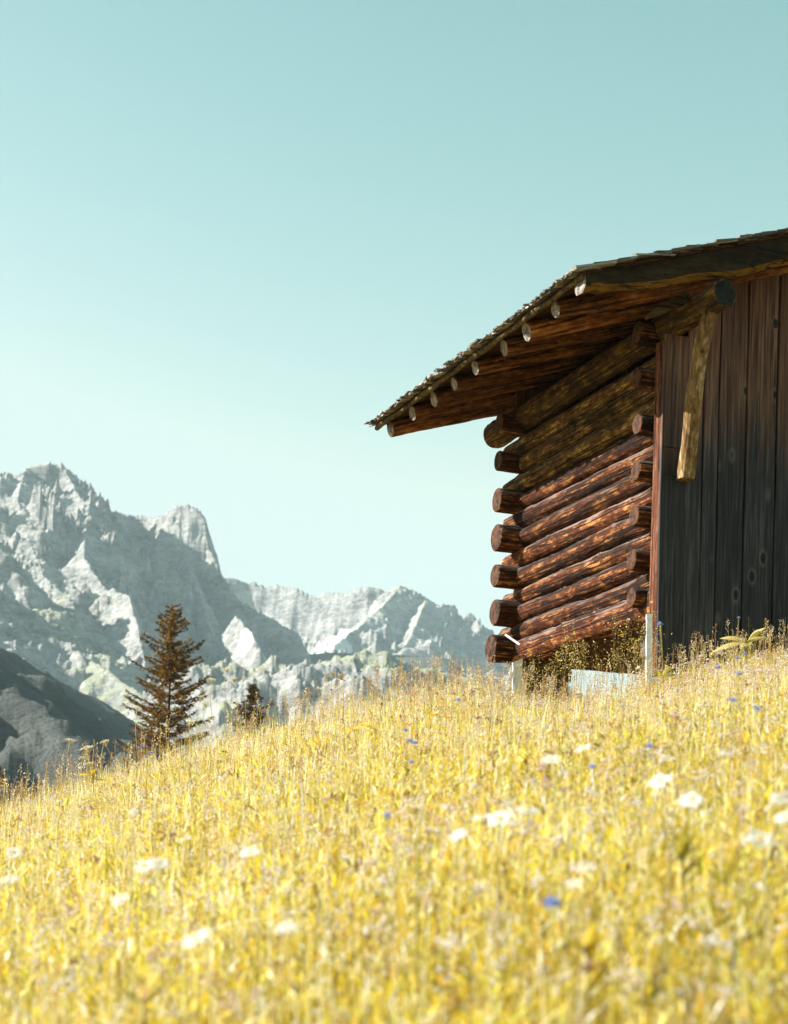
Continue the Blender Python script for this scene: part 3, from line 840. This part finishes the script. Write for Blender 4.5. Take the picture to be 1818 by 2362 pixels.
def seed_heads():
    """flowering grasses: thin stalk with a loose panicle or a narrow spike; uncountable"""
    V = []; Q = []; C = []; 
    def add_quads(A4, c):
        V.append(A4.reshape(-1, 3)); C.append(np.repeat(c, 4, axis=0))
    def stalks(x, y, h, kind, w=.0022, ht=1.0):
        n = len(x); z = ground(x, y)
        la = rng.normal(math.pi * .0, 1.6, n); lm = np.abs(rng.normal(0, .2, n)) + .02
        D = np.stack([np.cos(la) * lm, np.sin(la) * lm, np.ones(n)], -1); D /= np.linalg.norm(D, axis=1, keepdims=True)
        base = np.stack([x, y, z], -1); wv = (w + y * .00014)[:, None]
        ang = rng.uniform(0, math.pi, n); S = np.stack([np.cos(ang), np.sin(ang), np.zeros(n)], -1)
        S2 = np.stack([-np.sin(ang), np.cos(ang), np.zeros(n)], -1)
        stc = np.array([(.62, .47, .16)]) * rng.uniform(.7, 1.2, (n, 1))
        top = base + D * h[:, None]
        for SS in (S, S2):
            add_quads(np.stack([base - SS * wv / 2, base + SS * wv / 2, top + SS * wv / 4, top - SS * wv / 4], 1), stc)
        hl = h * rng.uniform(.18, .32, n) * ht
        pc = np.array([(.52, .33, .20), (.42, .22, .15), (.74, .58, .34), (.80, .68, .48), (.30, .15, .10), (.74, .60, .52)])[rng.integers(0, 6, n)]
        m = 20
        for k in range(m):
            f = rng.uniform(0, 1, n)
            if kind == 'spike': rad = .005 + .004 * np.sin(f * 3.1)
            else: rad = (.012 + .035 * (1 - f)) * rng.uniform(.2, 1, n)
            a = rng.uniform(0, 6.28, n)
            o = np.stack([np.cos(a) * rad, np.sin(a) * rad, np.zeros(n)], -1)
            p = top - D * (hl * (1 - f))[:, None] + o
            dd = o / (rad[:, None] + 1e-6) * (.5 if kind == 'spike' else .9) + D + rng.normal(0, .25, (n, 3)); dd /= np.linalg.norm(dd, axis=1, keepdims=True)
            L = (rng.uniform(.006, .012, n) * (1 + .025 * y))[:, None] * (1 if kind == 'spike' else .85); W = L * .36
            s = np.cross(dd, rng.normal(0, 1, (n, 3))); s /= np.linalg.norm(s, axis=1, keepdims=True)
            add_quads(np.stack([p, p + dd * L * .5 + s * W, p + dd * L, p + dd * L * .5 - s * W], 1), np.clip(pc * rng.uniform(.7, 1.4, (n, 1)), 0, .9))
            if kind != 'spike' and k % 2 == 0:
                q0 = top - D * (hl * (1 - f * .8))[:, None]
                add_quads(np.stack([q0, q0 + s * .0010, p + s * .0006, p], 1), stc)
    for n, y0, y1, hh in ((200, 2.6, 6, (.30, .46)), (600, 6, 12, (.30, .48)), (700, 12, 16, (.32, .50)), (2100, 16, 20.5, (.34, .74))):
        for kind, sh in (('panicle', .6), ('spike', .4)):
            x, y = scatter(int(n * sh), y0, y1)
            if y0 >= 12:   # denser where the photograph shows dark panicles on the crest
                dens = .35 + .65 * sstep(-1.6, .2, x) - .1 * np.exp(-((x - 1.75) / .7) ** 2) + .3 * (x < -2.6)
                k = rng.uniform(0, 1, len(x)) < dens; x, y = x[k], y[k]
            stalks(x, y, rng.uniform(hh[0], hh[1], len(x)), kind)
    V_ = np.concatenate(V); C_ = np.concatenate(C)
    q = np.arange(len(V_)).reshape(-1, 4)
    o = np_mesh('flowering_grass', V_, q, mats=[M_grass], cols={'tint': C_})
    tag(o, 'brown and straw seed heads of flowering grass standing above the meadow', 'grass', kind='stuff')
seed_heads()

def weeds():
    """bushy brown and yellow weeds growing up against the foot of the log wall"""
    V = []; C = []; r_ = np.random.default_rng(33)
    for k in range(62):
        u = r_.uniform(1205, 1515); Y = r_.uniform(18.7, 19.3) + (1500 - u) / 300 * 1.7
        vt = (r_.uniform(1440, 1540) - (u - 1290) * .12) if u > 1290 else r_.uniform(1495, 1560)
        if u > 1400: vt -= 12
        rr = ray(u, vt); top = rr * Y; zg = float(ground(top[0], Y)); H = top[2] - zg
        base = np.array([top[0] + r_.normal(0, .06), Y + r_.normal(0, .05), zg])
        tone = r_.uniform(0, 1)
        for a, b2, w in ((base, top, .004),):
            sd = np.array([1, 0, 0]) * w / 2
            V.append(np.stack([a - sd, a + sd, b2 + sd * .5, b2 - sd * .5])); C.append(np.tile((.34, .26, .08), (4, 1)))
        for j in range(44):
            f = r_.uniform(.0, 1) ** 1.4; rad = (.02 + .08 * f) * (.5 + tone)
            p = top + (base - top) * f * min(.24 / H, .6) + r_.normal(0, 1, 3) * np.array([rad, rad, .012])
            d = r_.normal(0, 1, 3) + np.array([0, 0, .5]); d /= np.linalg.norm(d); sd = np.cross(d, r_.normal(0, 1, 3)); sd /= np.linalg.norm(sd)
            L = r_.uniform(.012, .032); W = L * .20
            V.append(np.stack([p, p + d * L * .5 + sd * W, p + d * L, p + d * L * .5 - sd * W]))
            c = np.array([(.40, .28, .10), (.66, .54, .12), (.20, .12, .06), (.78, .66, .34)][r_.choice(4, p=[.35, .25, .25, .15])]) * r_.uniform(.6, 1.2)
            C.append(np.tile(c, (4, 1)))
    V_ = np.concatenate(V); q = np.arange(len(V_)).reshape(-1, 4)
    o = np_mesh('weeds', V_, q, mats=[M_grass], cols={'tint': np.concatenate(C)})
    tag(o, 'bushy brown and yellow weeds along the foot of the log wall', 'weeds', kind='stuff')
weeds()

def small_blossoms():
    """tiny white, pinkish and yellow blossoms scattered everywhere"""
    oc = np.array([(1, 0, 0), (0, 1, 0), (-1, 0, 0), (0, -1, 0), (0, 0, .8), (0, 0, -.8)], float)
    of = np.array([(0, 1, 4), (1, 2, 4), (2, 3, 4), (3, 0, 4), (1, 0, 5), (2, 1, 5), (3, 2, 5), (0, 3, 5)])
    V = []; C = []
    def clusters(n, y0, y1, hr, r, m, spread, pal, xmin=-99):
        x, y = scatter(n, y0, y1); kk = x > xmin; x, y = x[kk], y[kk]; n = len(x)
        z = ground(x, y) + rng.uniform(hr[0], hr[1], n); c = np.array(pal)[rng.integers(0, len(pal), n)]
        for k in range(m):
            p = np.stack([x, y, z], -1) + rng.normal(0, 1, (n, 3)) * np.array([spread, spread, spread * .8])
            rr = (r * rng.uniform(.6, 1.2, n))[:, None, None]
            V.append((p[:, None] + oc[None] * rr).reshape(-1, 3)); C.append(np.repeat(np.clip(c * rng.uniform(.85, 1.1, (n, 1)), 0, .9), 6, axis=0))
    wh = [(.80, .74, .70), (.84, .80, .78), (.74, .60, .56), (.78, .70, .62)]
    clusters(420, 3.0, 7, (.22, .38), .0065, 10, .014, wh)
    clusters(1100, 7, 14, (.22, .40), .0058, 9, .014, wh)
    clusters(1500, 14, 20, (.20, .38), .008, 9, .018, wh)
    clusters(1500, 14, 18.9, (.26, .46), .010, 10, .02, wh, 1.9)
    clusters(900, 3, 20, (.20, .42), .005, 6, .010, [(.80, .52, .06), (.86, .62, .12)])
    clusters(260, 3, 19, (.25, .45), .0055, 8, .009, [(.40, .18, .12), (.52, .30, .34), (.30, .14, .08)])
    V_ = np.concatenate(V); C_ = np.concatenate(C); n = len(V_) // 6
    t = (np.arange(n)[:, None, None] * 6 + of[None]).reshape(-1, 3)
    o = np_mesh('tiny_blossoms', V_, None, t, [M_grass], cols={'tint': C_})
    tag(o, 'tiny white, pink and yellow blossoms sprinkled through the meadow', 'flowers', kind='stuff')
small_blossoms()

# ------------------------------------------------------------------ single flowers and leafy plants
def spot(u, v, h):
    """where the sight line through a photo point is h metres above the meadow"""
    r = ray(u, v); ys = np.linspace(2.4, 18.3, 400)
    g = r[2] * ys - ground(r[0] * ys, ys)
    s = np.where((g[:-1] - h) * (g[1:] - h) <= 0)[0]
    y = ys[s[0]] if len(s) else ys[np.argmin(np.abs(g - h))]
    p = r * y
    return Vector(p), float(ground(p[0], y))
def stem_mb(top, zg, r=.0018, bend=.03):
    m = MB(); H = top.z - zg
    ax = random.uniform(-bend, bend); ay = random.uniform(-bend, bend)
    m.tube([(ax * math.sin(f * 3.14) , ay * math.sin(f * 3.14), -H * (1 - f)) for f in np.linspace(0, 1, 7)], r, 5)
    return m
def daisy(u, v, label, size=1.0, tilt=None):
    top, zg = spot(u, v, .50)
    root = empty('daisy', top); tag(root, label, 'flower', 'white daisies in the meadow')
    stem_mb(top, zg, .0016).build('stem', M_stem).parent = root
    T = Matrix.Rotation(tilt if tilt is not None else random.uniform(.25, .8), 4, Vector((random.uniform(.5, 1), random.uniform(-.8, .1), 0)).normalized())
    m = MB(); n = 15; r = .025 * size
    for k in range(n):
        a = 2 * math.pi * k / n + random.uniform(-.06, .06); d = Vector((math.cos(a), math.sin(a), 0)); s = Vector((-math.sin(a), math.cos(a), 0))
        lift = random.uniform(-.1, .25)
        pts = [d * r * f + s * sg * r * w + Vector((0, 0, r * (lift * f + .12 * math.sin(f * 3)))) for f, w, sg in ((.18, .05, -1), (.6, .16, -1), (1., .07, -1), (1., .07, 1), (.6, .16, 1), (.18, .05, 1))]
        m.add([T @ p for p in pts], [(0, 1, 4, 5), (1, 2, 3, 4)])
    m.build('petals', M_petal).parent = root
    m = MB(); N = 8
    vs = [T @ Vector((0, 0, r * .28))]
    for ring, (rr, zz) in enumerate(((.14, .25), (.25, .16), (.27, .04))):
        vs += [T @ Vector((math.cos(k / N * 6.283) * r * rr, math.sin(k / N * 6.283) * r * rr, r * zz)) for k in range(N)]
    f = [(0, 1 + k, 1 + (k + 1) % N) for k in range(N)] + [(1 + q * N + k, 1 + q * N + N + k, 1 + q * N + N + (k + 1) % N, 1 + q * N + (k + 1) % N) for q in (0, 1) for k in range(N)]
    m.add(vs, f, 0, True); m.build('flower_center', M_disc).parent = root
DAISIES = [(1271,1754,'white daisy facing up, below the white stake at the barn corner',1.1),
 (1348,1726,'daisy tilted steeply like a white wing, highest daisy of the meadow',1.0),
 (1525,1803,'broad white daisy with drooping petals, second from the top at right',1.25),
 (1596,1847,'white daisy below and right of the broad drooping one',1.1),
 (1217,1871,'white daisy cupped at both sides, right end of the row of three',1.15),
 (1154,1890,'white daisy in the middle of the row of three',1.15),
 (1113,1887,'narrow white daisy seen edge-on, left end of the row of three',.95),
 (1058,1928,'small white daisy below and left of the row of three',.75),
 (1754,1937,'open white daisy showing its yellow eye near the right edge',1.1),
 (1798,1844,'white daisy at the right edge, upper of two',.8),
 (1812,1887,'white daisy at the right edge, lower of two',.9),
 (1673,1740,'small white daisy under the broad ribbed leaves at right',.75),
 (1350,2005,'ragged white daisy above the bent yellow leaf plant',.9),
 (1511,1833,'tiny round white daisy under the broad drooping one',.4),
 (1326,2040,'tiny white daisy bud left of the bent yellow leaf plant',.5),
 (32,1969,'white daisy at the left edge, upper of two',1.1),
 (24,2031,'white daisy at the left edge, lower of two',1.0),
 (336,1999,'wide blurred white daisy, left of a touching pair',1.15),
 (368,1993,'wide blurred white daisy, right of a touching pair',1.1),
 (578,1967,'flat white daisy right of the touching pair',1.05),
 (455,2167,'blurred white daisy low in the meadow, below the touching pair',1.0),
 (310,1873,'small flat white daisy above the touching pair',.8),
 (428,1937,'pale daisy between the small flat one and the touching pair',.9),
 (278,2076,'blurred pale daisy below and left of the touching pair',.8),
 (664,2141,'small blurred white daisy right of the low lone one',.7)]
for u, v, lb, s in DAISIES: daisy(u, v, lb, s)

def blue_flower(u, v, label, size=1.0):
    top, zg = spot(u, v, .46 if v > 1650 else .55)
    root = empty('scabious_flower', top); tag(root, label, 'flower', 'blue flowers in the meadow')
    stem_mb(top, zg, .0015).build('stem', M_stem).parent = root
    m = MB(); r = (.012 + top.y * .00035) * size
    for k in range(46):
        a = k * 2.4; f = math.sqrt((k + .5) / 46)
        d = Vector((math.cos(a) * f, math.sin(a) * f, 1.1 - .8 * f)).normalized(); s = d.cross(Vector((random.gauss(0, 1), random.gauss(0, 1), 1))).normalized()
        L = r * random.uniform(.75, 1.15)
        m.add([d * r * .25, d * L * .7 + s * r * .2, d * L, d * L * .7 - s * r * .2], [(0, 1, 2, 3)])
    m.build('petals', M_blue).parent = root
BLUES = [(794,1571,'blue flower nodding under the brown umbel on the crest'),(818,1582,'blue flower just right of the reddish bud on the crest'),(764,1592,'dark blue flower below the brown umbel, lowest of three'),
 (897,1617,'tiny blue flower halfway along the crest among brown grass'),(1019,1550,'violet blue flower high among dark seed heads near the barn'),(1057,1617,'blurred pale blue flower left of the whitewashed post'),
 (936,1687,'blue flower beside the yellow flower head on the middle slope'),(946,1711,'blue flower below the one beside the yellow head, left of two'),(955,1716,'pale violet flower, right of two close together on the middle slope'),
 (949,1761,'lavender flower alone below the two close together'),(1523,1442,'pale blue bell hanging before the front corner board of the barn'),(1704,1426,'pale blue flower before the dark boards above the ribbed leaves'),
 (1719,1510,'pale blue flower at the foot of the ribbed leaves'),(1700,1520,'lilac flower left beside the foot of the ribbed leaves'),(1656,1542,'pale blue flower among white blossoms below the ribbed leaves'),
 (1705,1557,'small blue flower under the lilac one by the ribbed leaves'),(1691,1619,'bright blue flower alone below the front boards'),(1747,1639,'deep blue double flower near the right edge below the boards'),
 (1498,1724,'dark blue flower between the highest daisy and the right edge'),(1367,1773,'dark blue flower right of the daisies below the white stake'),(1274,2095,'large blurred blue flower left of the bent yellow leaf plant'),
 (388,1705,'blue flower at the foot of the tall spruce, left one'),(418,1701,'blue flower at the foot of the tall spruce, right one'),(333,1724,'pale blue flower left below the tall spruce, upper right of four'),
 (320,1725,'pale blue flower left below the tall spruce, upper left of four'),(348,1737,'small blue flower left below the tall spruce, lower right of four'),(337,1747,'small blue flower left below the tall spruce, lowest of four'),
 (894,1887,'blue flower alone in the middle of the blurred meadow')]
for u, v, lb in BLUES: blue_flower(u, v, lb, 1.5 if u == 1274 else 1.0)

def umbel(u, v, Y, label, size=1.0, mat=None, curve=.05):
    r = ray(u, v) * Y; top = Vector(r); zg = float(ground(r[0], Y))
    root = empty('umbel_flower', top); tag(root, label, 'flower', 'umbel flowers along the crest')
    m = MB(); H = top.z - zg
    bx = random.uniform(-.12, .12); m.tube([(bx * (1 - f) ** 1.5 + .02 * math.sin(f * 6), 0, -H * (1 - f)) for f in np.linspace(0, 1, 9)], .0026, 5)
    m.build('stem', M_stem).parent = root
    m = MB(); sp = MB()
    for k in range(20):
        a = k * 2.4; f = math.sqrt((k + .5) / 20); R0 = .055 * size
        c = Vector((math.cos(a) * R0 * f, math.sin(a) * R0 * f, .016 * size * (1 - f * f)))
        sp.tube([(0, 0, -.05 * size), c - Vector((0, 0, .008))], .0012, 4, cap=False)
        for q in range(9):
            d = Vector((random.gauss(0, 1), random.gauss(0, 1), random.uniform(0, 1))).normalized(); p = c + Vector((random.gauss(0, .006), random.gauss(0, .006), random.gauss(0, .002))) * size
            s = d.orthogonal().normalized() * .0032 * size; t2 = d.cross(s).normalized() * .0032 * size
            m.add([p - s, p - t2, p + s, p + t2], [(0, 1, 2, 3)])
    for mm, nm, mt in ((sp, 'spokes', M_stem), (m, 'flower_head', mat or M_umbel)):
        o = mm.build(nm, mt); o.parent = root; o.rotation_euler = (.28, random.uniform(-.35, .35), 0) if nm == 'spokes' else rot
        rot = o.rotation_euler.copy()
UMB = [(163,1708,17.0,'cream umbel at left, highest and leftmost of its cluster',.85,0),(201,1726,16.8,'large round cream umbel in the middle of the left cluster',1.15,0),(242,1711,17.2,'cream umbel at the right of the left cluster',.85,0),
 (192,1748,16.8,'small cream umbel under the large round one, left side',.6,0),(205,1762,16.6,'cream umbel below the large round one',.9,0),
 (523,1543,18,'thin straw umbel, highest one right of the tall spruce',.75,0),(541,1565,18,'thin straw umbel on the same height as the side spray, just below the highest',.75,0),(489,1568,18,'straw umbel on a curved stem close to the spruce branches',.8,0),
 (464,1607,18,'pale small umbel before the right branches of the tall spruce, upper',.6,0),(476,1622,18,'pale umbel before the right branches of the tall spruce, lower',.85,0),(441,1664,18,'dense cream umbel at the lower right of the tall spruce',.85,0),(318,1632,18,'dry pale umbel at the lower left of the tall spruce',.8,0),
 (769,1551,18.2,'flat brown umbel high on the crest, left and topmost',.6,1),(788,1558,18.2,'flat brown umbel wide and right of the topmost brown one',.95,1),(757,1560,18.2,'flat brown umbel left of the topmost brown one',.55,1)]
for u, v, Y, lb, s, b in UMB: umbel(u, v, Y, lb, s, M_umbelb if b else M_umbel)

def yellow_head(u, v, label, s=1.0):
    top, zg = spot(u, v, .34)
    root = empty('yellow_flower', top); tag(root, label, 'flower', 'yellow flower heads')
    stem_mb(top, zg, .0022).build('stem', M_stem).parent = root
    m = MB()
    for k in range(42):
        a = random.uniform(0, 6.28); d = Vector((math.cos(a), math.sin(a) , random.uniform(-.2, .7))).normalized(); q = d.orthogonal().normalized() * .006
        L = .034 * s * random.uniform(.5, 1.1)
        m.add([d * .004, d * L * .7 + q, d * L, d * L * .7 - q], [(0, 1, 2, 3)])
    m.build('petals', M_yel).parent = root
for a in ((939,1671,'shaggy yellow flower head beside a blue flower on the middle slope',1.4),(1000,1648,'shaggy yellow flower head right of and above the one with a blue flower',1.4),(843,1674,'low yellow flower head left on the middle slope, right of two',1.1),(815,1683,'low yellow flower head left on the middle slope, left of two',1.1),(1030,1655,'orange yellow flower head closest to the barn',.9)):
    yellow_head(*a)

def spike_plant(u, v, label, s=1.0, Y=None, mat=None):
    top, zg = spot(u, v, .55)
    root = empty('flower_spike', top); tag(root, label, 'plant', 'tall flower spikes')
    stem_mb(top, zg, .004).build('stem', M_stem).parent = root
    for w in range(5):
        m = MB(); zc = -.075 * w * s
        for k in range(22):
            a = random.uniform(0, 6.28); d = Vector((math.cos(a), math.sin(a), random.uniform(-.1, .9))).normalized(); q = d.cross(Vector((0, 0, 1))).normalized() * .006 * s
            b0 = Vector((0, 0, zc)); L = .030 * s * random.uniform(.6, 1.1)
            m.add([b0 + d * .004, b0 + d * L * .7 + q, b0 + d * L, b0 + d * L * .7 - q], [(0, 1, 2, 3)])
        m.build('blossom_whorl', mat or M_yel).parent = root
spike_plant(792, 1600, 'yellow flower spike in whorls rising through the crest grass', .8)
M_olive = leafy('olive_petal', base=((.35, .28, .05), (.5, .42, .10)), transl=.3)
spike_plant(962, 1880, 'blurred olive green flower spike in the middle of the meadow', .8, mat=M_olive)

def leaf_plant(u, v, h, L, nl, label, seed, angs=None, tint=(.72, .60, .16), Y=None):
    top, zg = spot(u, v, h)
    if Y: top = Vector(ray(u, v) * Y); zg = float(ground(top.x, Y))
    rg = random.Random(seed)
    base = Vector((top.x, top.y, top.z)); root = empty('broad_leaf_plant', (top.x, top.y, zg)); tag(root, label, 'plant', 'broad ribbed leaf plants')
    m = MB(); m.tube([(0, 0, 0), (.005, 0, (top.z - zg) * .6), (0, 0, top.z - zg)], .006, 6); m.build('stem', M_stem).parent = root
    for k in range(nl):
        az, el = (angs[k] if angs else (rg.uniform(0, 6.28), rg.uniform(.6, 1.35)))
        ln = L * rg.uniform(.8, 1.1); wd = ln * .13
        d = Vector((math.cos(az) * math.cos(el), math.sin(az) * math.cos(el), math.sin(el)))
        side = d.cross(Vector((0, .45, 1))).normalized(); nrm = side.cross(d)
        NU, NV = 13, 10; V = []; C = []
        for i in range(NV + 1):
            f = i / NV; w = wd * math.sin(math.pi * min(1, f * .93 + .07)) ** .8 * (1 - .12 * f); droop = -.28 * f * f * ln
            for j in range(NU + 1):
                g = j / NU * 2 - 1; rib = abs(math.sin(g * math.pi * 3)) * .0028
                p = d * ln * f + side * g * w + nrm * (-.35 * w * (1 - g * g) * -1 + rib) + Vector((0, 0, droop))
                V.append(tuple(p)); b = .55 + .65 * rib / .0028; C.append(tuple(min(.9, x * b) for x in tint))
        nx = NU + 1
        q = [(i * nx + j, i * nx + j + 1, (i + 1) * nx + j + 1, (i + 1) * nx + j) for i in range(NV) for j in range(NU)]
        o = np_mesh('leaf', V, q, mats=[M_leaf], smooth=True, cols={'tint': np.array(C)})
        o.parent = root; o.location = (0, 0, (top.z - zg) * (1 - .35 * (k / max(1, nl)) * rg.random()))
PI = math.pi
leaf_plant(1722, 1480, .42, .33, 6, 'ribbed pale leaf plant standing before the dark front boards', 1, [(PI * 1.02, .35), (PI * .98, -.05), (.15, .95), (.4, 1.15), (5.6, .3), (4.4, .2)], (.58, .52, .22), Y=17.6)
leaf_plant(215, 1790, .3, .11, 7, 'yellow ribbed leaf plant below the cream umbels at left', 2, [(PI, .3), (4.7, .9), (.2, .3), (1.2, .6), (4.2, .2), (5.2, 1.2), (2.2, .9)], (.66, .50, .07), Y=14)
leaf_plant(735, 1745, .3, .24, 8, 'golden ribbed leaf plant on the middle slope left of the blue flowers', 3, [(PI, .5), (4.6, 1.2), (.1, .7), (2.8, 1.0), (5.3, .8), (3.6, .3), (4.4, .9), (.8, 1.2)], (.74, .55, .08), Y=13)
leaf_plant(1352, 2190, .33, .085, 11, 'bent yellow leaf plant in the blurred foreground, right of centre', 4, None, (.72, .56, .08))
leaf_plant(330, 2300, .33, .08, 11, 'pale blurred leaf plant at the bottom left of the meadow', 5, None, (.76, .62, .18))
leaf_plant(1570, 1960, .33, .085, 9, 'olive leaf tuft among daisies in the right meadow', 6, None, (.44, .37, .06))
leaf_plant(1015, 1775, .34, .16, 5, 'upright olive ribbed leaf on the middle slope', 8, [(4.7, 1.3), (.3, 1.0), (PI, 1.1), (1.6, 1.2), (5.6, 1.3)], (.50, .42, .05), Y=11)
leaf_plant(1530, 1560, .36, .2, 5, 'green yellow leaves at the foot of the white stake', 9, [(.6, .9), (.2, .6), (PI, .9), (5.0, .7), (4., 1.1)], (.50, .45, .07), Y=17.6)

# ------------------------------------------------------------------ the air: faint haze between here and the peaks
def haze():
    m = MB(); x0, x1, y0, y1, z0, z1 = -4700, 6100, -260, 5300, -260, 1100
    m.add([(x0, y0, z0), (x1, y0, z0), (x1, y1, z0), (x0, y1, z0), (x0, y0, z1), (x1, y0, z1), (x1, y1, z1), (x0, y1, z1)],
          [(3, 2, 1, 0), (4, 5, 6, 7), (0, 1, 5, 4), (1, 2, 6, 5), (2, 3, 7, 6), (3, 0, 4, 7)])
    mt = bpy.data.materials.new('haze'); mt.use_nodes = True; nt = mt.node_tree; nt.nodes.clear()
    v = nt.nodes.new('ShaderNodeVolumePrincipled'); v.inputs['Color'].default_value = (.68, .88, .98, 1); v.inputs['Density'].default_value = .00011
    o = nt.nodes.new('ShaderNodeOutputMaterial'); nt.links.new(v.outputs[0], o.inputs['Volume'])
    tag(m.build('haze', mt), 'pale air between the meadow and the mountains', 'haze', kind='stuff')
haze()
